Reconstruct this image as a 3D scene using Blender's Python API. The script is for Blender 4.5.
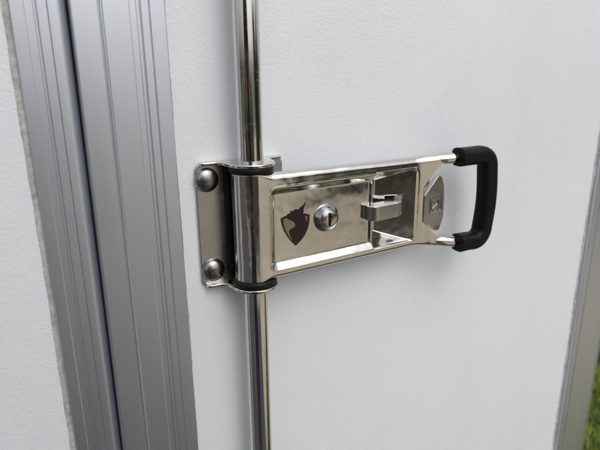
import bpy, bmesh, math, random
from mathutils import Vector, Matrix
random.seed(7)
sc = bpy.context.scene
for o in list(bpy.data.objects): bpy.data.objects.remove(o)
C = sc.collection
H0 = 1150.0            # the middle of the lock stands this many mm above the ground

# ------------------------------------------------------------------ camera
cam_d = bpy.data.cameras.new('camera'); cam = bpy.data.objects.new('camera', cam_d); C.objects.link(cam)
right = Vector((0.87818066, -0.47823252, -0.00961202)); up = Vector((0.14345842, 0.24415707, 0.95906569))
fwd = Vector((0.45630956, 0.84361187, -0.2830205))
CAM = Vector((-0.18013, -0.44375, 0.13431 + H0/1000))
m = Matrix((right, up, -fwd)).transposed().to_4x4(); m.translation = CAM
cam.matrix_world = m
cam_d.sensor_width = 36; cam_d.lens = 530/600*36; cam_d.clip_start = 0.01; cam_d.clip_end = 400
cam_d.dof.use_dof = True; cam_d.dof.focus_distance = 0.50; cam_d.dof.aperture_fstop = 8
sc.camera = cam
# ------------------------------------------------------------------ light: bright overcast sky, weak veiled sun
SUN_EL, SUN_AZ = math.radians(53), math.radians(172)    # azimuth clockwise from +y (north)
w = bpy.data.worlds.new('World'); sc.world = w; w.use_nodes = True
nt = w.node_tree; nt.nodes.clear()
sky = nt.nodes.new('ShaderNodeTexSky'); sky.sky_type = 'NISHITA'; sky.sun_disc = False
sky.sun_elevation = SUN_EL; sky.sun_rotation = SUN_AZ; sky.air_density = 1.0; sky.dust_density = 4.0; sky.ozone_density = 1.0
hs = nt.nodes.new('ShaderNodeHueSaturation'); hs.inputs['Saturation'].default_value = 0.38
bg = nt.nodes.new('ShaderNodeBackground'); bg.inputs['Strength'].default_value = 0.15
out = nt.nodes.new('ShaderNodeOutputWorld')
nt.links.new(sky.outputs[0], hs.inputs['Color']); nt.links.new(hs.outputs[0], bg.inputs[0]); nt.links.new(bg.outputs[0], out.inputs[0])
sd = bpy.data.lights.new('sun', 'SUN'); so = bpy.data.objects.new('sun', sd); C.objects.link(so)
sd.energy = 0.5; sd.angle = math.radians(70); sd.color = (1, 0.96, 0.9)
sdir = Vector((math.sin(SUN_AZ)*math.cos(SUN_EL), math.cos(SUN_AZ)*math.cos(SUN_EL), math.sin(SUN_EL)))
so.rotation_euler = sdir.to_track_quat('Z', 'Y').to_euler(); so.location = (2, -3, 6)
vs = sc.view_settings; vs.view_transform = 'Standard'; vs.look = 'None'; vs.gamma = 1; vs.use_curve_mapping = False
vs.exposure = 0.16
sc.render.resolution_x, sc.render.resolution_y = 1024, 768

# ------------------------------------------------------------------ materials
def mat(name):
    m = bpy.data.materials.new(name); m.use_nodes = True
    return m, m.node_tree, m.node_tree.nodes['Principled BSDF']
def N(nt, t, **k):
    n = nt.nodes.new(t)
    for a, v in k.items():
        if a in n.inputs: n.inputs[a].default_value = v
        else: setattr(n, a, v)
    return n
def ramp(nt, src, p0, c0, p1, c1):
    r = nt.nodes.new('ShaderNodeValToRGB'); e = r.color_ramp.elements
    e[0].position = p0; e[0].color = c0 if len(c0) == 4 else (*c0, 1); e[1].position = p1; e[1].color = c1 if len(c1) == 4 else (*c1, 1)
    nt.links.new(src, r.inputs[0]); return r
def noise(nt, scale, detail=3, rough=.5, stretch=None):
    tc = nt.nodes.new('ShaderNodeTexCoord'); n = N(nt, 'ShaderNodeTexNoise', Scale=scale, Detail=detail, Roughness=rough)
    if stretch:
        mp = nt.nodes.new('ShaderNodeMapping'); mp.inputs['Scale'].default_value = stretch
        nt.links.new(tc.outputs['Object'], mp.inputs[0]); nt.links.new(mp.outputs[0], n.inputs['Vector'])
    else: nt.links.new(tc.outputs['Object'], n.inputs['Vector'])
    return n
def bump(nt, b, src, dist, strength=1.0, prev=None):
    n = N(nt, 'ShaderNodeBump', Strength=strength, Distance=dist)
    nt.links.new(src, n.inputs['Height'])
    if prev: nt.links.new(prev.outputs[0], n.inputs['Normal'])
    nt.links.new(n.outputs[0], b.inputs['Normal']); return n

def g3(v): return (v, v, v, 1)
# white pebbled panel
M_panel, t, b = mat('white_panel')
n1 = noise(t, 9, 5, .6); r = ramp(t, n1.outputs[0], .3, (.70, .73, .76), .7, (.735, .765, .795))
sp = noise(t, 260, 1); rs = ramp(t, sp.outputs[0], .17, (.35, .33, .30), .19, (1, 1, 1))
mx = N(t, 'ShaderNodeMix', data_type='RGBA', blend_type='MULTIPLY'); mx.inputs[0].default_value = .55
t.links.new(r.outputs[0], mx.inputs[6]); t.links.new(rs.outputs[0], mx.inputs[7])
st_ = noise(t, 1, 5, .65, (34, 34, 3.5)); rst = ramp(t, st_.outputs[0], .30, (.86, .855, .84), .46, (1, 1, 1))
sc_ = noise(t, 1, 2, .5, (420, 420, 60)); rsc = ramp(t, sc_.outputs[0], .74, (1, 1, 1), .80, (.80, .80, .80))
mx2 = N(t, 'ShaderNodeMix', data_type='RGBA', blend_type='MULTIPLY'); mx2.inputs[0].default_value = .12
t.links.new(mx.outputs[2], mx2.inputs[6]); t.links.new(rst.outputs[0], mx2.inputs[7])
mx3 = N(t, 'ShaderNodeMix', data_type='RGBA', blend_type='MULTIPLY'); mx3.inputs[0].default_value = .45
t.links.new(mx2.outputs[2], mx3.inputs[6]); t.links.new(rsc.outputs[0], mx3.inputs[7]); t.links.new(mx3.outputs[2], b.inputs['Base Color'])
n2 = noise(t, 470, 2, .5); n3 = noise(t, 14, 2)
p = bump(t, b, n3.outputs[0], .001, .12); bump(t, b, n2.outputs[0], .00034, .9, p)
rr = ramp(t, n1.outputs[0], .3, g3(.27), .7, g3(.36)); t.links.new(rr.outputs[0], b.inputs['Roughness'])
b.inputs['Specular IOR Level'].default_value = .5
# anodised aluminium, fine lengthwise drawing lines
M_alu, t, b = mat('anodised_aluminium')
n1 = noise(t, 1, 4, .6, (900, 900, 3)); n2 = noise(t, 12, 4, .6, (1, 1, .25))
r = ramp(t, n1.outputs[0], .3, (.63, .655, .71), .7, (.655, .68, .735)); t.links.new(r.outputs[0], b.inputs['Base Color'])
b.inputs['Metallic'].default_value = 1
rr = ramp(t, n2.outputs[0], .3, g3(.38), .7, g3(.46)); t.links.new(rr.outputs[0], b.inputs['Roughness'])
bump(t, b, n1.outputs[0], .00002, .16)
# dirty grey sealant
M_seal, t, b = mat('grey_sealant')
n1 = noise(t, 190, 5, .7); n2 = noise(t, 45, 3, .6)
r = ramp(t, n1.outputs[0], .30, (.36, .355, .335), .62, (.60, .60, .585)); r2 = ramp(t, n2.outputs[0], .3, g3(.6), .7, g3(1))
mx = N(t, 'ShaderNodeMix', data_type='RGBA', blend_type='MULTIPLY'); mx.inputs[0].default_value = .8
t.links.new(r.outputs[0], mx.inputs[6]); t.links.new(r2.outputs[0], mx.inputs[7]); t.links.new(mx.outputs[2], b.inputs['Base Color'])
b.inputs['Roughness'].default_value = .8; bump(t, b, n1.outputs[0], .0004, .35)
# polished stainless steel
def steel(name, col, r0, r1, wav=.00035, wstr=.35):
    M, t, b = mat(name)
    b.inputs['Metallic'].default_value = 1; b.inputs['Base Color'].default_value = (*col, 1)
    n1 = noise(t, 28, 3, .5); rr = ramp(t, n1.outputs[0], .3, g3(r0), .75, g3(r1)); t.links.new(rr.outputs[0], b.inputs['Roughness'])
    sc1 = noise(t, 1, 2, .5, (60, 60, 1500)); sc1.inputs['Distortion'].default_value = .4
    rsc = ramp(t, sc1.outputs[0], .66, g3(0), .72, g3(.16)); sm = noise(t, 75, 5, .7); rsm = ramp(t, sm.outputs[0], .55, g3(0), .75, g3(.14))
    ad = N(t, 'ShaderNodeMath', operation='ADD'); ad2 = N(t, 'ShaderNodeMath', operation='ADD')
    t.links.new(rr.outputs[0], ad.inputs[0]); t.links.new(rsc.outputs[0], ad.inputs[1]); t.links.new(ad.outputs[0], ad2.inputs[0]); t.links.new(rsm.outputs[0], ad2.inputs[1]); t.links.new(ad2.outputs[0], b.inputs['Roughness'])
    n2 = noise(t, 38, 2, .4); n3 = noise(t, 1, 3, .6, (140, 140, 2600))
    p = bump(t, b, n2.outputs[0], wav*6, wstr*1.35); bump(t, b, n3.outputs[0], .00001, .25, p)
    return M
M_ss = steel('polished_stainless', (.68, .655, .615), .05, .17)
M_bar = steel('polished_tube', (.66, .645, .62), .05, .12, .0001, .15)
M_brush = steel('brushed_stainless', (.50, .49, .47), .22, .34, .0002, .2)
M_bolt = steel('dull_bolt', (.30, .295, .29), .24, .34, .0001, .2)
M_lock = steel('nickel', (.42, .43, .45), .10, .18, .0001, .2)
M_field = steel('dull_field', (.36, .31, .235), .25, .4, .0001, .2)
M_face = steel('lock_face', (.58, .55, .49), .18, .30, .0001, .2)
# rubber
def rubber(name, c, ro):
    M, t, b = mat(name); b.inputs['Base Color'].default_value = (*c, 1); b.inputs['Specular IOR Level'].default_value = .2
    n1 = noise(t, 70, 4, .6); rr = ramp(t, n1.outputs[0], .3, g3(ro-.08), .7, g3(ro+.12)); t.links.new(rr.outputs[0], b.inputs['Roughness'])
    n2 = noise(t, 900, 2); bump(t, b, n2.outputs[0], .0001, .25); return M
M_rub = rubber('black_rubber', (.004, .004, .005), .46)
M_nyl_shade = rubber('black_nylon_and_shade', (.008, .008, .008), .35)  # washers are black nylon; on block and sleeve the black stands for shade
M_ink = rubber('black_etched_ink', (.022, .014, .014), .3)
M_hole = rubber('dark_cavity', (.004, .004, .004), .8)

# ------------------------------------------------------------------ helpers (all in mm; z = 0 at the middle of the lock)
ORG = {}
def W(v): return Vector((v[0]/1000, v[1]/1000, (v[2]+H0)/1000))
def thing(name, label, cat, base, group=None):
    o = bpy.data.objects.new(name, None); C.objects.link(o); o.location = W(base); o.empty_display_size = .02
    o['label'] = label; o['category'] = cat
    if group: o['group'] = group
    ORG[o.name] = Vector(base); return o
def mk(name, verts, faces, material, parent=None, smooth=True, base=None, bevel=0, seg=2, angle=35):
    org = ORG[parent.name] if parent else Vector(base or (0, 0, 0))
    me = bpy.data.meshes.new(name)
    me.from_pydata([((v[0]-org[0])/1000, (v[1]-org[1])/1000, (v[2]-org[2])/1000) for v in verts], [], faces)
    bm = bmesh.new(); bm.from_mesh(me); bmesh.ops.recalc_face_normals(bm, faces=bm.faces); bm.to_mesh(me); bm.free()
    me.materials.append(material)
    o = bpy.data.objects.new(name, me); C.objects.link(o)
    if parent: o.parent = parent
    else: o.location = W(org)
    ORG[o.name] = org
    if smooth:
        me.shade_smooth()
    if bevel:
        bv = o.modifiers.new('bevel', 'BEVEL'); bv.width = bevel/1000; bv.segments = seg; bv.limit_method = 'ANGLE'; bv.angle_limit = math.radians(angle)
        me.shade_smooth()
        bv.harden_normals = False
        wn = o.modifiers.new('wn', 'WEIGHTED_NORMAL'); wn.keep_sharp = True
    return o
def prism(poly, axis, a, b):
    """closed prism of a 2-D outline; axis = the direction it is extruded along"""
    def P(p, t): return {'x': (t, p[0], p[1]), 'y': (p[0], t, p[1]), 'z': (p[0], p[1], t)}[axis]
    n = len(poly); v = [P(p, a) for p in poly] + [P(p, b) for p in poly]
    f = [list(range(n)), list(range(2*n-1, n-1, -1))] + [[i, (i+1) % n, n+(i+1) % n, n+i] for i in range(n)]
    return v, f
def rrect(x0, x1, z0, z1, r, k=6):
    pts = []
    for cx, cz, a0 in ((x1-r, z1-r, 0), (x0+r, z1-r, 90), (x0+r, z0+r, 180), (x1-r, z0+r, 270)):
        for i in range(k+1):
            a = math.radians(a0+90*i/k); pts.append((cx+r*math.cos(a), cz+r*math.sin(a)))
    return pts
def lathe(prof, c, axis='y', n=40):
    """prof: (radius, height along axis)"""
    v = []; f = []
    for i in range(n):
        a = 2*math.pi*i/n
        for r_, h in prof:
            if axis == 'y': v.append((c[0]+r_*math.cos(a), c[1]+h, c[2]+r_*math.sin(a)))
            else: v.append((c[0]+r_*math.cos(a), c[1]+r_*math.sin(a), c[2]+h))
    k = len(prof)
    for i in range(n):
        j = (i+1) % n
        for q in range(k-1): f.append([i*k+q, j*k+q, j*k+q+1, i*k+q+1])
    return v, f
def sweep(path, rad, n=24, power=2.0, bino=(0, 1, 0), cap=True):
    path = [Vector(p) for p in path]; v = []; f = []; B0 = Vector(bino)
    for i, p in enumerate(path):
        t = (path[min(i+1, len(path)-1)]-path[max(i-1, 0)]).normalized()
        nn = B0.cross(t).normalized(); bb = t.cross(nn)
        rr_ = rad(i/(len(path)-1)) if callable(rad) else rad
        for k in range(n):
            a = 2*math.pi*k/n; c_, s_ = math.cos(a), math.sin(a)
            q = (abs(c_)**power+abs(s_)**power)**(-1/power)
            v.append(tuple(p+nn*(c_*q*rr_)+bb*(s_*q*rr_)))
    for i in range(len(path)-1):
        for k in range(n): f.append([i*n+k, i*n+(k+1) % n, (i+1)*n+(k+1) % n, (i+1)*n+k])
    if cap: f += [list(range(n-1, -1, -1)), list(range((len(path)-1)*n, len(path)*n))]
    return v, f
def sstep(a, b, x):
    t = min(1, max(0, (x-a)/(b-a))); return t*t*(3-2*t)
def lerp(pts, x):
    if x <= pts[0][0]: return pts[0][1]
    for (a, u), (b_, v_) in zip(pts, pts[1:]):
        if x <= b_: return u+(v_-u)*(x-a)/(b_-a)
    return pts[-1][1]

ZB, ZT = -770, 1120           # lower and upper end of the doors
# ------------------------------------------------------------------ ground
def sheet(name, x0, x1, y0, y1, z, material, label=None, nx=1):
    o = mk(name, [(x0, y0, z), (x1, y0, z), (x1, y1, z), (x0, y1, z)], [[0, 1, 2, 3]], material, base=(0, 0, -H0), smooth=False)
    o['kind'] = 'structure'; return o
M_soil, t, b = mat('turf_soil')
n1 = noise(t, 3, 6, .65); n2 = noise(t, 60, 3)
r = ramp(t, n1.outputs[0], .35, (.030, .055, .012), .65, (.075, .10, .025)); t.links.new(r.outputs[0], b.inputs['Base Color'])
b.inputs['Roughness'].default_value = .9; bump(t, b, n2.outputs[0], .02, .6)
M_grav, t, b = mat('tan_gravel')
n1 = noise(t, 1.6, 6, .7); n2 = noise(t, 70, 4, .7)
r = ramp(t, n1.outputs[0], .36, (.46, .405, .305), .64, (.74, .665, .515)); r2 = ramp(t, n2.outputs[0], .3, g3(.55), .65, g3(1))
mx = N(t, 'ShaderNodeMix', data_type='RGBA', blend_type='MULTIPLY'); mx.inputs[0].default_value = .8
t.links.new(r.outputs[0], mx.inputs[6]); t.links.new(r2.outputs[0], mx.inputs[7]); t.links.new(mx.outputs[2], b.inputs['Base Color'])
b.inputs['Roughness'].default_value = .9; bump(t, b, n2.outputs[0], .01, .8)
sheet('ground', -90000, 90000, -90000, 90000, -H0, M_soil)
sheet('gravel_yard', -9000, 9000, -9500, -750, -H0+4, M_grav)
M_dark_strip, t, b = mat('dark_strip')
n1 = noise(t, 2, 5, .6); n2 = noise(t, 160, 3, .7); r = ramp(t, n1.outputs[0], .35, (.055, .053, .05), .65, (.095, .092, .087)); t.links.new(r.outputs[0], b.inputs['Base Color'])
b.inputs['Roughness'].default_value = .9; bump(t, b, n2.outputs[0], .006, .8)
sheet('dark_reflection_strip', -9000, 640, -2300, 3400, -H0+8, M_dark_strip)  # unseen dark strip added to darken the low reflections in the metal

# ------------------------------------------------------------------ doors, profiles, sealant
def panel(parent, x0, x1, y=0.0, th=34):
    v, f = prism(rrect(x0, x1, ZB, ZT, .5, 1), 'y', y, y+th); return mk('panel', v, f, M_panel, parent, smooth=False)
def extrusion(name, prof, parent, z0=ZB-8, z1=ZT+8, bev=.35):
    v, f = prism(prof, 'z', z0, z1); return mk(name, v, f, M_alu, parent, smooth=False, bevel=bev, seg=2, angle=25)
def bead(parent, x0, x1, y, amp0, amp1, dome, seed, step=1.6):
    rnd = random.Random(seed); v = []; f = []; n = int((ZT-ZB)/step)
    def wav(k):
        ph = [rnd.uniform(0, 6.28) for _ in range(5)]; fr = [.021, .055, .13, .37, .9]; am = [.6, .5, .3, .2, .1]
        return lambda z: sum(a_*math.sin(z*q*(1+.1*j)+p_) for j, (a_, q, p_) in enumerate(zip(am, fr, ph)))+rnd.gauss(0, .12)
    w0, w1, w2 = wav(0), wav(1), wav(2)
    for i in range(n+1):
        z = ZB+i*step; a = x0+amp0*w0(z); c = x1+amp1*w1(z); a = min(a, c-1.6) if amp0 > amp1 else a; c = max(c, a+1.2); h = dome*(1+.35*w2(z))
        for u, hh in ((0, 0), (.18, .75), (.5, 1), (.82, .8), (1, .25)):
            v.append((a+(c-a)*u, y+.4-max(.05, hh)*max(.75*dome, h), z))
    for i in range(n):
        for k in range(4): f.append([i*5+k, i*5+k+1, i*5+5+k+1, i*5+5+k])
    return mk('sealant_bead', v, f, M_seal, parent)
def groove(x, w, d, y): return [(x-w/2, y), (x-w*.2, y+d), (x+w*.2, y+d), (x+w/2, y)]

Y1 = -3.0
door_l = thing('trailer_door', 'white pebbled trailer door at the far left with a narrow grooved aluminium edge', 'door', (-500, 16, ZB))
panel(door_l, -1050, -168)
arc = [(-139.0+8.6*math.sin(math.radians(a)), Y1+8.6-8.6*math.cos(math.radians(a))) for a in range(0, 91, 15)]
extrusion('edge_profile', [(-168, 34), (-168, Y1+.4), (-167.6, Y1)] + [(-159.2, Y1), (-158.6, Y1+.35), (-153.2, Y1+.35), (-152.9, Y1)] + groove(-151.2, 1.0, 1.2, Y1) + groove(-144.0, .7, 1.2, Y1) + arc + [(-130.4, 34)], door_l)
bead(door_l, -173.4, -167.4, 0, .45, .1, .8, 3)
door_r = thing('trailer_door', 'white pebbled trailer door carrying the lock, wide grooved aluminium edge', 'door', (230, 16, ZB))
panel(door_r, -128, 535)
y2 = -9.5
extrusion('edge_profile', [(-129.6, 34), (-129.6, y2+1.2), (-129.2, y2+.3), (-128.4, y2), (-110.9, y2), (-110.5, y2+.9), (-109.7, y2+.9), (-109.4, y2-.15), (-108.6, y2-.35), (-107.8, y2-.1), (-107.2, y2+.55)]
          + [(-88.6, y2+.55), (-88.0, y2+.85), (-83.4, y2+.85), (-83.0, y2+.55)] + [(-81.0, y2+.55), (-80.6, y2+1.9), (-80.0, y2+1.9), (-79.5, y2+.55)]
          + [(-74.0, y2+.55), (-73.6, y2+1.7), (-73.2, y2+1.7), (-72.8, y2+.55)] + [(-61.6, y2+.55), (-61, y2+1.1), (-61, -.2), (-61, 3), (-120, 3), (-120, 34)], door_r)
bead(door_r, -61.2, -58.4, 0, .1, .6, 1.1, 11)
post = thing('corner_post', 'grey aluminium corner post along the right edge of the white door, grass beyond', 'corner post', (570, 30, ZB))
yc = -6.0
arc = [(591+26*math.sin(math.radians(a)), yc+26-26*math.cos(math.radians(a))) for a in range(0, 91, 9)]
extrusion('profile', [(527.5, 60), (527.5, yc+.6), (528, yc), (539.5, yc), (539.8, yc+1.6), (540.8, yc+1.6), (541.1, yc), (572, yc), (572.4, yc-.5), (590.9, yc-.4)] + [(x+.5, y-.4) for x, y in arc] + [(617.5, 900), (560, 900), (560, 60)], post)
bead(post, 522.5, 528.6, 0, 1.1, .1, 1.6, 21)
# steady leg under the post carries the corner on the ground
v, f = prism(rrect(550, 590, 30, 70, 5, 3), 'z', -H0+10, ZB); mk('steady_leg', v, f, M_alu, post, bevel=1)
v, f = prism(rrect(520, 620, 0, 100, 8, 3), 'z', -H0+2, -H0+10); mk('foot_plate', v, f, M_alu, post, bevel=1)

body = thing('trailer_body', 'white trailer body behind the two doors', 'trailer', (-220, 1500, ZB-10))
v, f = prism(rrect(-1060, 556, 36, 3000, 4, 2), 'z', ZB-10, ZT+14); mk('box', v, f, M_panel, body, smooth=False)
v, f = prism(rrect(-1075, 600, -6, 3020, 6, 2), 'z', ZT+15, ZT+55); mk('roof', v, f, M_panel, body, smooth=False)
for lx, ly in ((-1000, 200), (-1000, 2850), (480, 2850)):
    v, f = prism(rrect(lx-30, lx+30, ly-30, ly+30, 5, 3), 'z', -H0+1, ZB-11); mk('steady_leg', v, f, M_alu, body, smooth=False)
# ------------------------------------------------------------------ locking bar
BX, BY = 0.0, -22.0
bar = thing('locking_bar', 'vertical polished steel locking bar running through the lock bracket', 'bar', (BX, BY, ZB+20))
v, f = lathe([(8.6, ZB+20), (10.9, ZB+20), (11.1, ZB+21)] + [(11.1, ZB+21+i*(ZT-ZB-62)/30) for i in range(1, 31)] + [(10.9, ZT-40), (8.6, ZT-40)], (BX, BY, 0), 'z', 64); mk('tube', v, f, M_bar, bar)
for zz in (ZB+20, ZT-60):
    v, f = prism([(-30, 0), (-30, -4), (-14, -4), (-14, -30)] + [(14*math.cos(math.radians(a)), BY-8-6*math.sin(math.radians(a))) for a in range(180, -1, -30)] + [(14, -4), (30, -4), (30, 0)], 'z', zz, zz+20)
    mk('bar_guide', v, f, M_brush, bar, bevel=1)

# ------------------------------------------------------------------ bracket
brk = thing('lock_bracket', 'stainless bracket with two round bolt heads, wrapped round the locking bar', 'bracket', (0, 0, -58))
v, f = prism(rrect(-44.5, 40, -58.5, 56.5, 7, 6), 'y', -3.2, -.1); mk('base_plate', v, f, M_brush, brk, bevel=.9, seg=3)
def ear(z0, z1, s):
    pl = [(-40, -.6), (-41, -4), (-40, -7.5), (-36, -8.8), (-29, -8.8), (-25.5, -10.5), (-22.8, -14), (-21.6, -18)]
    pl += [(BX-21.2*math.cos(math.radians(a)), BY-21.2*math.sin(math.radians(a))) for a in range(0, 181, 10)]
    pl += [(21.6, -18), (22.5, -14), (24.5, -10.5), (28, -8.8), (33, -8.8), (37, -7), (38, -4), (37, -.6)]
    v, f = prism(pl, 'z', z0, z1); return mk('ear', v, f, M_ss, brk, bevel=.9, seg=3)
v, f = prism([(-19.5, -3.3), (-19, -7), (-15.6, -9), (15.6, -9), (19, -7), (19.5, -3.3)], 'z', -55, 54); mk('shade_block', v, f, M_nyl_shade, brk, bevel=.6)  # black block added in the gap, its colour stands for deep shade
ear(54.3, 57.4, 1); ear(-58.6, -55.6, -1)
for z0, z1 in ((48.9, 54.2), (-55.5, -49.6)):
    v, f = lathe([(11.3, z0), (19.6, z0), (20.3, z0+.7), (20.3, z1-.7), (19.6, z1), (11.3, z1)], (BX, BY, 0), 'z', 56); mk('washer', v, f, M_nyl_shade, brk, bevel=0)
for cx, cz in ((-34.6, 41.6), (-33.2, -42.6)):
    pr = [(10.9*math.cos(math.radians(a)), -3.6-6.6*math.sin(math.radians(a))) for a in range(0, 91, 9)]
    v, f = lathe([(10.2, -3.1), (10.9, -3.3)]+pr, (cx, 0, cz), 'y', 40); mk('bolt_head', v, f, M_bolt, brk)

# ------------------------------------------------------------------ handle: one stamped sheet from the barrel to the arms
hd = thing('door_latch', 'polished stainless lever latch with black bull shield, key cylinder and black rubber grip', 'latch', (60, -30, -50))
RB, X0 = 18.2, 190.0
def y0(x):
    y = -40.2+10.2*x/180 if x > 0 else -40.2
    return y-15.5*sstep(176, 240, x)-.0
def zt(x): return lerp([(0, 48.6), (180, 46.2), (205, 47.6), (240, 49.8)], x)
def zb(x): return lerp([(0, -49.4), (187, -49.7), (210, -52.5), (240, -57.6)], x)
def zti(x): return lerp([(X0, 15.6), (X0+1.2, 16.6), (204, 34.6), (207.5, 37.4), (211, 38.4), (240, 38.8)], x)
def zbi(x): return lerp([(X0, -22.3), (X0+1.2, -23.4), (206, -38.4), (210, -41.2), (214, -42.6), (240, -45.6)], x)
def ramp01(t, e=.09): return .5*(math.sqrt(t*t+e*e)-math.sqrt((t-1)**2+e*e)+1)
def sdrr(x, z, x0, x1, z0, z1, r_):
    qx = abs(x-(x0+x1)/2)-(x1-x0)/2+r_; qz = abs(z-(z0+z1)/2)-(z1-z0)/2+r_
    return math.hypot(max(qx, 0), max(qz, 0))+min(max(qx, qz), 0)-r_
def smin(a, b_, k=1.2):
    h = max(k-abs(a-b_), 0)/k; return min(a, b_)-h*h*k*.25
R1B, R1T, D1, DW = -40.6, 34.2, 4.6, 5.4
def depth(x, z):
    if x < 5: return 0
    if x > 186: return 1.5*sstep(199, 215, x)
    d1 = D1*ramp01(-sdrr(x, z, 9.5, 143, R1B, R1T, 7)/DW)
    wl = D1-1.5+(x-127)*4.0
    fl = lerp([(100, 17), (138, 17), (181.5, -.6)], x)
    wt = (36.8-z)*1.55; wb = (z+42.6)*1.2
    d2 = max(0, smin(smin(smin(wt, wb), fl), wl))
    bead_ = 1.9*math.exp(-((x-124.2)/1.7)**2)*ramp01((min(R1T-z, z-R1B)-3)/6)
    rim = .35*math.exp(-((sdrr(x, z, 9.5, 182, R1B, R1T+1, 7)-.6)/1.1)**2)
    return max(d1, d2)-bead_-rim
def arc_r(x): return .7+5.3*sstep(-2, 14, x)
# columns
cols = []
for i in range(46): cols.append(('b', math.radians(97-i*97/46)))
nx = 290
for i in range(nx+1): cols.append(('p', X0*i/nx))
ci0 = len(cols)-1
for i in range(1, 56): cols.append(('p', X0+(226-X0)*i/55))
TH = [math.radians(a) for a in (120, 105, 90, 75, 60, 45, 30, 15)]
nA, nB, nC = 44, 46, 40
verts = []; rows = None
for kind, q in cols:
    x = q if kind == 'p' else 0.0
    T, Bo, r_ = zt(x), zb(x), arc_r(x) if kind == 'p' else .7
    if kind == 'p' and x > X0: r_ = min(r_, (T-zti(x))*.5)
    A, Cc = zti(x), zbi(x)
    L = [(T-r_+r_*math.sin(a), r_*(1-math.cos(a))) for a in TH]
    L += [(T-r_-(T-r_-A)*i/nA, 0) for i in range(nA+1)]
    L += [(A-(A-Cc)*i/nB, 0) for i in range(1, nB)]
    L += [(Cc-(Cc-(Bo+r_))*i/nC, 0) for i in range(nC+1)]
    L += [(Bo+r_-r_*math.sin(a), r_*(1-math.cos(a))) for a in reversed(TH)]
    rows = len(L)
    for z, dd in L:
        if kind == 'b': verts.append((BX-(RB-dd)*math.sin(q), BY-(RB-dd)*math.cos(q), z))
        else: verts.append((x, y0(x)+dd+depth(x, z), z))
faces = []
rB0 = len(TH)+nA; rB1 = rB0+nB
def inslot(x, z): return 149 < x < 166.5 and -11 < z < 8.5
for i in range(len(cols)-1):
    for k in range(rows-1):
        if i >= ci0 and rB0 <= k < rB1: continue
        a = verts[i*rows+k]
        c = verts[(i+1)*rows+k+1]
        if inslot((a[0]+c[0])/2, (a[2]+c[2])/2): continue
        faces.append([i*rows+k, (i+1)*rows+k, (i+1)*rows+k+1, i*rows+k+1])
fp = mk('faceplate', verts, faces, M_ss, hd)
so_ = fp.modifiers.new('thick', 'SOLIDIFY'); so_.thickness = .0018; so_.offset = -1
# flip check: sheet normals must look towards the viewer
if sum(p_.normal.y*p_.area for p_ in fp.data.polygons if p_.center.x > -.03) > 0: fp.data.flip_normals()
v, f = lathe([(11.4, -49), (15.6, -49), (16.1, -48.5), (16.1, 47.7), (15.6, 48.2), (11.4, 48.2)], (BX, BY, 0), 'z', 56); mk('shade_sleeve', v, f, M_nyl_shade, hd)  # added black lining, darkens the shaded side behind the barrel
# rods run on from the arms into the grip
def rodpath(s):
    P = []
    for i in range(15):
        x = 203+i*3.2
        if s > 0: P.append((x, y0(x)+5.6, zt(x)-5.6-.1))
        else: P.append((x, y0(x)+6.3, zb(x)+6.3+.1))
    return P
for s in (1, -1):
    v, f = sweep(rodpath(s), (lambda t_, R0=(5.7 if s > 0 else 6.4): R0*(.74+.26*sstep(.0, .34, t_))), 28); mk('rod', v, f, M_ss, hd)
# rubber grip
zT, zB_, xs = 44.6, -51.4, 269.5
def gy(x): return -39.9-.6*sstep(230, 270, x)
P = []
for x in (226, 226.8, 229, 232, 238, 246): P.append((x, gy(x), zT-.3))
Rg = 14
for a in range(90, -1, -9): P.append((xs-Rg+Rg*math.cos(math.radians(a)), -40.5, zT-Rg+Rg*math.sin(math.radians(a))))
for i in range(1, 12): P.append((xs+1.5*math.sin(math.pi*i/12), -40.5-1.2*math.sin(math.pi*i/12), zT-Rg+(zB_+Rg-zT+Rg)*i/12))
for a in range(0, -91, -9): P.append((xs-Rg+Rg*math.cos(math.radians(a)), -40.5, zB_+Rg+Rg*math.sin(math.radians(a))))
for x in (248, 242, 239, 236, 234): P.append((x, gy(x), zB_+.5))
n_ = len(P)
def grad(t):
    i = t*(n_-1)
    return 9.4 if 2.5 < i < n_-3.5 else 9.6
v, f = sweep(P, grad, 32, 3.4); mk('grip', v, f, M_rub, hd, bevel=.5, seg=2, angle=50)

# floor plane of the first recess: y as a function of x
def fy(x): return y0(x)+D1
# key cylinder
kc = (70.5, fy(70.5), -.8)
v, f = lathe([(13.2, .5), (13.4, -.6), (13.2, -1.6), (12.8, -2.3), (10.3, -6.2), (9.9, -6.9), (9.5, -7.0), (9.2, -6.6), (8.8, -6.2), (8.4, -6.4), (8.2, -6.7), (.01, -6.7)], kc, 'y', 56)
key = mk('key_cylinder', v, f, M_lock, hd)
v, f = lathe([(8.0, -6.8), (8.0, -7.15), (7.8, -7.3), (.01, -7.3)], kc, 'y', 48); mk('cylinder_face', v, f, M_face, key)
kw = [(-1.4, 6.2), (1.1, 6.2), (1.3, 4.2), (3.0, 2.6), (3.6, .6), (3.0, -1.6), (1.5, -2.8), (1.3, -6.6), (-1.4, -6.6)]
v, f = prism([(kc[0]+a, kc[2]+c) for a, c in kw], 'y', kc[1]-7.45, kc[1]-6.9); mk('keyway', v, f, M_hole, key, smooth=False)
v, f = prism([(kc[0]+a, kc[2]+c) for a, c in [(1.5, 1.6), (2.3, .4), (2.0, -1.0), (1.3, -1.6)]], 'y', kc[1]-7.7, kc[1]-6.9); mk('shutter', v, f, M_face, key, smooth=False)

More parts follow.
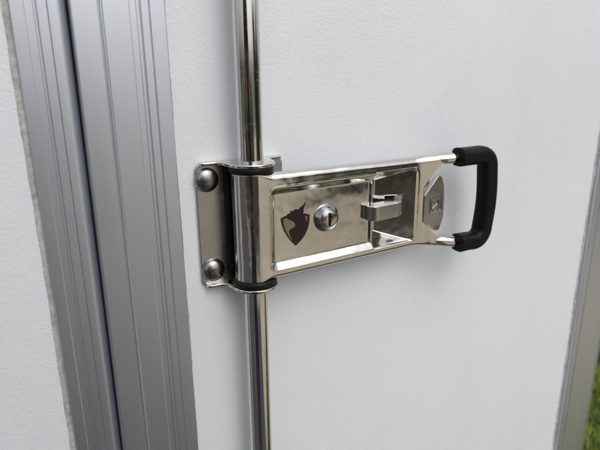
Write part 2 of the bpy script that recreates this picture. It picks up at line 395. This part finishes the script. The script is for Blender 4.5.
# bull shield: outline read off the photograph, laid on the recess floor
Rt = Matrix((right, up, -fwd)).transposed()
def unp(px, py, yf):
    d = Rt @ Vector(((px-300), -(py-225), -530.0))
    o = Vector((CAM.x*1000, CAM.y*1000, CAM.z*1000-H0)); x = 60
    for _ in range(8):
        y = yf(x) if callable(yf) else yf
        q = o+d*((y-o.y)/d.y); x = q.x
    return q
def decal(name, pts, lift, material, parent, th=.25, yf=fy):
    n = len(pts); A_ = []; B_ = []
    for px, py in pts:
        q = unp(px, py, yf); y = (yf(q.x) if callable(yf) else yf)-lift
        A_.append((q.x, y, q.z)); B_.append((q.x, y+th, q.z))
    f = [list(range(n)), list(range(2*n-1, n-1, -1))]+[[i, (i+1) % n, n+(i+1) % n, n+i] for i in range(n)]
    return mk(name, A_+B_, f, material, parent, smooth=False)
def sp(pts): return [(280+u/9, 200+v_/9) for u, v_ in pts]
emb = decal('shield_emblem', sp([(4, 168), (30, 152), (60, 140), (66, 128), (84, 120), (96, 112), (86, 92), (102, 98), (118, 100), (126, 87), (150, 80), (168, 88), (178, 68), (204, 50), (218, 30), (229, 14), (226, 40), (219, 62), (210, 82), (214, 96), (206, 118), (238, 124), (267, 132), (266, 170), (260, 215), (246, 268), (222, 318), (190, 362), (140, 412), (96, 370), (62, 326), (34, 276), (14, 220)]), .22, M_ink, hd)
decal('shield_field', sp([(28, 176), (60, 160), (72, 176), (104, 186), (128, 204), (136, 228), (122, 248), (92, 260), (78, 284), (88, 318), (112, 362), (98, 352), (66, 308), (42, 256), (30, 212)]), .34, M_field, emb)
decal('shield_field', sp([(222, 142), (246, 146), (242, 176), (234, 196), (230, 168)]), .34, M_field, emb)

# catch that comes out of the slot
v, f = prism([(121.5, -28.4), (118.4, -29), (117.0, -33), (118.4, -37), (121.8, -39.6), (127, -40.4), (150, -38.6), (157, -36), (162.5, -28), (163.5, -12), (152, -12), (149.5, -22), (145, -24), (138, -24.5), (128, -24.5)], 'z', -10.2, 4.6)
mk('catch', v, f, M_brush, hd, bevel=.8, seg=3, angle=40)
v, f = prism(rrect(139, 168, -12.5, 13, 1, 2), 'y', -11, -7); mk('slot_back', v, f, M_hole, hd, smooth=False)
# small stamped maker's disc on the upper slope of the deep recess
def slope_y(px): return None
cx, cz = 136.5, 31.6
def sy(z): return y0(136.5)+(36.8-z)*1.55
pts = [(cx+5.6*math.cos(2*math.pi*i/28), cz+3.6*math.sin(2*math.pi*i/28)) for i in range(28)]
n = len(pts); nrm = Vector((0, -1, -1.55)).normalized()*.45
v = [(x, sy(z)+nrm.y, z+nrm.z) for x, z in pts]+[(x, sy(z)+.2, z) for x, z in pts]
st = mk('stamped_disc', v, [list(range(n)), list(range(2*n-1, n-1, -1))]+[[i, (i+1) % n, n+(i+1) % n, n+i] for i in range(n)], M_brush, hd, bevel=.25)
for (xa, za, xb, zb_) in ((135.1, 30.0, 136.7, 33.4), (137.3, 30.0, 138.9, 33.4), (135.1, 30.0, 137.3, 30.2)):
    d = Vector((xb-xa, 0, zb_-za)).normalized(); s_ = Vector((d.z, 0, -d.x))*.4
    q = [(xa+s_.x, za+s_.z), (xb+s_.x, zb_+s_.z), (xb-s_.x, zb_-s_.z), (xa-s_.x, za-s_.z)]
    v = [(x, sy(z)+nrm.y*1.7, z+nrm.z*1.7) for x, z in q]+[(x, sy(z), z) for x, z in q]
    mk('stamped_stroke', v, [[0, 1, 2, 3], [7, 6, 5, 4], [0, 1, 5, 4], [1, 2, 6, 5], [2, 3, 7, 6], [3, 0, 4, 7]], M_ss, st, smooth=False)

# ------------------------------------------------------------------ keeper with the maker's badge
YK = -25.0
kp = thing('lock_keeper', 'small faceted steel keeper with engraved square badge inside the handle opening', 'keeper', (210, 0, -38))
pg = [(440.2, 175.0), (442.6, 177.5), (444.3, 185), (444.6, 200), (443.4, 217), (439.5, 228.6), (437.2, 230.9), (434.5, 230.4), (424.4, 222.0), (423.4, 218.5), (424.6, 196), (428.4, 190.2), (438.6, 175.8)]
q = [unp(px, py, YK) for px, py in pg]
v, f = prism([(a.x, a.z) for a in q], 'y', YK, YK+6); mk('badge_plate', v, f, M_brush, kp, bevel=1.0, seg=2, angle=20)
v, f = prism(rrect(200, 219, -24, 10, 3, 3), 'y', YK+6, -.1); mk('pedestal', v, f, M_brush, kp, bevel=.6)
v, f = prism(rrect(194, 222, -30, 17, 3, 3), 'y', -4, -.1); mk('mounting_foot', v, f, M_brush, kp, bevel=.8)
def line2(a, b_, w_, parent, nm='engraved_line', material=None):
    A_, B_ = unp(*a, YK), unp(*b_, YK); d = (B_-A_).normalized(); s_ = Vector((d.z, 0, -d.x))*w_/2
    v, f = prism([(A_.x+s_.x, A_.z+s_.z), (B_.x+s_.x, B_.z+s_.z), (B_.x-s_.x, B_.z-s_.z), (A_.x-s_.x, A_.z-s_.z)], 'y', YK-.28, YK+.1)
    return mk(nm, v, f, material or M_badge, parent, smooth=False)
M_badge = steel('badge_dark', (.16, .15, .135), .3, .45, .0001, .1)
M_badge_l = steel('badge_light', (.62, .60, .56), .25, .35, .0001, .1)
bp = [o for o in kp.children if o.name.startswith('badge_plate')][0]
sq = [(430.2, 199.2), (441.6, 195.4), (441.4, 210.2), (429.6, 213.6)]
for i in range(4): line2(sq[i], sq[(i+1) % 4], .8, bp, 'badge_border', M_badge if i != 2 else M_badge_l)
for a, b_, mm in (((431.5, 201), (431.0, 209), M_badge), ((431.0, 209), (433.2, 212), M_badge), ((431.5, 201), (434, 203), M_badge), ((432.2, 208.6), (437.4, 203.8), M_badge_l), ((434, 203), (437, 200), M_badge), ((438.0, 199.0), (437.9, 210.6), M_badge)):
    line2(a, b_, .9, bp, 'badge_mark', mm)
fc = bpy.data.curves.new('badge_letters', 'FONT'); fc.body = 'SPP'; fc.size = .0062; fc.extrude = .0002; fc.align_x = 'CENTER'; fc.align_y = 'CENTER'
fc.materials.append(M_badge); to = bpy.data.objects.new('badge_letters', fc); C.objects.link(to)
bpy.context.view_layer.update()
me = bpy.data.meshes.new_from_object(to.evaluated_get(bpy.context.evaluated_depsgraph_get())); bpy.data.objects.remove(to)
q = unp(439.7, 204.0, YK)
R_ = Matrix.Rotation(math.radians(90), 4, 'Y') @ Matrix.Rotation(math.radians(90), 4, 'X')
me.transform(Matrix.Translation(Vector(((q.x-ORG[kp.name].x)/1000, (YK-.25-ORG[kp.name].y)/1000, (q.z-ORG[kp.name].z)/1000))) @ R_)
lo = bpy.data.objects.new('badge_letters', me); C.objects.link(lo); lo.parent = bp

# ------------------------------------------------------------------ grass beyond the post, added hedges for the reflections
M_grass, t, b = mat('grass_blades')
oi = noise(t, 6, 3); n2 = noise(t, 90, 2)
r = ramp(t, oi.outputs[0], .35, (.27, .36, .075), .65, (.46, .54, .14)); r2 = ramp(t, n2.outputs[0], .35, (.55, .6, .5), .65, (1.15, 1.1, 1))
mx = N(t, 'ShaderNodeMix', data_type='RGBA', blend_type='MULTIPLY'); mx.inputs[0].default_value = 1
t.links.new(r.outputs[0], mx.inputs[6]); t.links.new(r2.outputs[0], mx.inputs[7]); t.links.new(mx.outputs[2], b.inputs['Base Color'])
b.inputs['Roughness'].default_value = .5
tr = t.nodes.new('ShaderNodeBsdfTranslucent'); t.links.new(mx.outputs[2], tr.inputs[0]); ms = t.nodes.new('ShaderNodeMixShader'); ms.inputs[0].default_value = .35
t.links.new(b.outputs[0], ms.inputs[1]); t.links.new(tr.outputs[0], ms.inputs[2]); t.links.new(ms.outputs[0], t.nodes['Material Output'].inputs[0])
v = []; f = []
for i in range(52000):
    x = random.uniform(680, 3600); y = random.uniform(-740, 2600)
    h = random.uniform(35, 95)*(.55+.45*(math.sin(x*.011)*math.cos(y*.013)+1)/1.3); a = random.uniform(0, 6.28); ln = random.uniform(.1, .75)*h; a2 = random.uniform(0, 6.28); w_ = random.uniform(2, 4)
    wx, wy = math.cos(a)*w_, math.sin(a)*w_; lx, ly = math.cos(a2)*ln, math.sin(a2)*ln; k = len(v); z = -H0
    v += [(x-wx, y-wy, z), (x+wx, y+wy, z), (x+lx*.35+wx*.8, y+ly*.35+wy*.8, z+h*.6), (x+lx*.35-wx*.8, y+ly*.35-wy*.8, z+h*.6), (x+lx, y+ly, z+h)]
    f += [[k, k+1, k+2, k+3], [k+3, k+2, k+4]]
me = bpy.data.meshes.new('grass'); me.from_pydata([(a/1000, b_/1000, (c+H0)/1000) for a, b_, c in v], [], f); me.materials.append(M_grass)
go = bpy.data.objects.new('grass', me); C.objects.link(go); go['kind'] = 'stuff'; go['label'] = 'green grass growing beyond the corner post at lower right'; go['category'] = 'grass'

# unseen hedges added as dark shapes for the latch to mirror
M_hedge, t, b = mat('hedge_leaf')
n1 = noise(t, 2.5, 4); r = ramp(t, n1.outputs[0], .35, (.075, .072, .05), .65, (.16, .15, .11)); t.links.new(r.outputs[0], b.inputs['Base Color']); b.inputs['Roughness'].default_value = .6
M_pale_leaf, t, b = mat('pale_hedge_leaf')  # leaf colour lightened to brighten the reflection in the deep pocket
n1 = noise(t, 2.5, 4); r = ramp(t, n1.outputs[0], .35, (.20, .18, .14), .65, (.38, .345, .275)); t.links.new(r.outputs[0], b.inputs['Base Color']); b.inputs['Roughness'].default_value = .6
def reflection_hedge(HA, HB, h0, count, spread, material):
    v = []; f = []; hdv = HB-HA; hn = Vector((-hdv.y, hdv.x, 0)).normalized()
    for i in range(count):
        u = random.random(); z = random.random()**.8*h0*(1+.16*math.sin(u*9)+.1*math.sin(u*23))
        p = HA+hdv*u+hn*max(-2*spread, min(2*spread, random.gauss(0, spread))); a = Vector((random.gauss(0, 1), random.gauss(0, 1), random.gauss(0, .7))).normalized()*random.uniform(.03, .07)
        c = a.orthogonal().normalized()*a.length*.5; c.rotate(Matrix.Rotation(random.uniform(0, 6.28), 3, a)); q = Vector((p.x, p.y, z)); k = len(v)
        v += [tuple(q-a), tuple(q+c), tuple(q+a), tuple(q-c)]; f.append([k, k+1, k+2, k+3])
    me = bpy.data.meshes.new('reflection_hedge'); me.from_pydata(v, [], f); me.materials.append(material)
    ho = bpy.data.objects.new('reflection_hedge', me); C.objects.link(ho); ho['kind'] = 'stuff'
reflection_hedge(Vector((3.3, -5.0, 0)), Vector((7.2, -2.4, 0)), 1.75, 26000, .32, M_hedge)
reflection_hedge(Vector((-6.0, -3.2, 0)), Vector((.75, -3.9, 0)), 1.0, 24000, .25, M_pale_leaf)

# the person taking the picture stands close to the door and shows only as dark strips in the polished metal
def plain(name, c, ro=.8):
    M, t, b = mat(name); n1 = noise(t, 40, 4); r = ramp(t, n1.outputs[0], .3, tuple(a*.75 for a in c), .7, c); t.links.new(r.outputs[0], b.inputs['Base Color']); b.inputs['Roughness'].default_value = ro; return M
M_skin = plain('skin', (.48, .30, .22), .5); M_jean = plain('blue_denim', (.012, .020, .075)); M_jack = plain('black_jacket', (.012, .012, .014)); M_hair = plain('brown_hair', (.05, .03, .018)); M_shoe = plain('black_shoe', (.02, .02, .02), .5)
pe = bpy.data.objects.new('person', None); C.objects.link(pe)
yaw = math.atan2(fwd.x, fwd.y); pb = Vector((CAM.x, CAM.y, 0))-Vector((fwd.x, fwd.y, 0)).normalized()*.42
pe.location = pb; pe.rotation_euler = (0, 0, -yaw)
pe['label'] = 'person in black jacket and blue jeans mirrored as dark strips in the polished steel'; pe['category'] = 'person'
def skin(name, J, E_, material, sub=2, root=0):
    names = list(J); me = bpy.data.meshes.new(name)
    me.from_pydata([J[k][0] for k in names], [(names.index(a), names.index(b_)) for a, b_ in E_], [])
    o = bpy.data.objects.new(name, me); C.objects.link(o); o.parent = pe
    sk = o.modifiers.new('skin', 'SKIN'); sk.use_smooth_shade = True
    if not me.skin_vertices: 
        bm = bmesh.new(); bm.from_mesh(me); bm.verts.layers.skin.verify(); bm.to_mesh(me); bm.free()
    for i, k in enumerate(names):
        r_ = J[k][1]; me.skin_vertices[0].data[i].radius = r_ if isinstance(r_, tuple) else (r_, r_)
        me.skin_vertices[0].data[i].use_root = (i == root)
    ss = o.modifiers.new('sub', 'SUBSURF'); ss.levels = sub; ss.render_levels = sub
    me.materials.append(material); return o
ph = 1.255  # height of the hands
J = {'pelvis': ((0, 0, .96), (.14, .11)), 'waist': ((0, .01, 1.12), (.125, .095)), 'chest': ((0, .0, 1.34), (.15, .11)), 'neck': ((0, -.01, 1.50), .055), 'nape': ((0, .005, 1.57), .055), 'face': ((0, .03, 1.645), (.072, .092)), 'crown': ((0, .02, 1.735), (.06, .075))}
E_ = [('pelvis', 'waist'), ('waist', 'chest'), ('chest', 'neck'), ('neck', 'nape'), ('nape', 'face'), ('face', 'crown')]
for s_, n_ in ((-1, 'l'), (1, 'r')):
    J.update({'hip'+n_: ((s_*.095, 0, .88), .085), 'knee'+n_: ((s_*.11, .02, .49), .055), 'calf'+n_: ((s_*.115, -.005, .34), .052), 'ankle'+n_: ((s_*.12, -.02, .09), .036), 'toe'+n_: ((s_*.14, .13, .04), .035),
              'sh'+n_: ((s_*.185, -.01, 1.42), .055), 'el'+n_: ((s_*.235, .10, 1.17), .042), 'wr'+n_: ((s_*.115, .345, ph-.03), .027), 'palm'+n_: ((s_*.092, .40, ph), (.034, .018))})
    E_ += [('pelvis', 'hip'+n_), ('hip'+n_, 'knee'+n_), ('knee'+n_, 'calf'+n_), ('calf'+n_, 'ankle'+n_), ('ankle'+n_, 'toe'+n_), ('chest', 'sh'+n_), ('sh'+n_, 'el'+n_), ('el'+n_, 'wr'+n_), ('wr'+n_, 'palm'+n_)]
    for k, (dz, ln) in enumerate(((.026, .034), (.009, .040), (-.009, .037), (-.026, .028))):
        J['f%d%s' % (k, n_)] = ((s_*.090, .435, ph+dz), .0085); J['g%d%s' % (k, n_)] = ((s_*(.088-ln*.6), .442, ph+dz), .0075)
        E_ += [('palm'+n_, 'f%d%s' % (k, n_)), ('f%d%s' % (k, n_), 'g%d%s' % (k, n_))]
    J['t0'+n_] = ((s_*.082, .405, ph+.045), .010); J['t1'+n_] = ((s_*.052, .415, ph+.05), .009); E_ += [('palm'+n_, 't0'+n_), ('t0'+n_, 't1'+n_)]
skin('body', J, E_, M_skin)
JJ = {k: J[k] for k in ('pelvis', 'hipl', 'kneel', 'calfl', 'anklel', 'hipr', 'kneer', 'calfr', 'ankler')}
JJ = {k: (p, (r_[0]+.018, r_[1]+.018) if isinstance(r_, tuple) else r_+.034) for k, (p, r_) in JJ.items()}
JJ['belt'] = ((0, .005, 1.04), (.148, .122))
skin('jeans', JJ, [e for e in E_ if e[0] in JJ and e[1] in JJ]+[('pelvis', 'belt')], M_jean)
JK = {k: J[k] for k in ('waist', 'chest', 'shl', 'ell', 'wrl', 'shr', 'elr', 'wrr')}
JK = {k: (p, (r_[0]+.03, r_[1]+.03) if isinstance(r_, tuple) else r_+.018) for k, (p, r_) in JK.items()}
JK['hem'] = ((0, .005, .98), (.17, .14)); JK['collar'] = ((0, -.01, 1.50), .072)
skin('jacket', JK, [e for e in E_ if e[0] in JK and e[1] in JK]+[('waist', 'hem'), ('chest', 'collar')], M_jack)
skin('hair', {'a': ((0, -.02, 1.66), (.078, .085)), 'b': ((0, .0, 1.735), (.07, .085)), 'c': ((0, .045, 1.765), (.055, .05))}, [('a', 'b'), ('b', 'c')], M_hair)
for s_, n_ in ((-1, 'l'), (1, 'r')): skin('shoe', {'h': ((s_*.12, -.05, .055), .045), 'm': ((s_*.128, .05, .05), .045), 't': ((s_*.14, .15, .042), .038)}, [('h', 'm'), ('m', 't')], M_shoe)
# the telephone in the hands, just behind the lens
pv, pf = prism(rrect(-78, 78, -37, 37, 9, 4), 'y', -8, 0)
me = bpy.data.meshes.new('mobile_phone'); me.from_pydata([(a/1000, c/1000, d/1000) for a, c, d in pv], [], pf); me.materials.append(M_shoe)
po = bpy.data.objects.new('mobile_phone', me); C.objects.link(po)
po.location = CAM-fwd*.006-right*.06-up*.022; po.rotation_euler = Matrix((right, fwd, up)).transposed().to_euler()
po['label'] = 'black phone held by the person taking the picture'; po['category'] = 'phone'
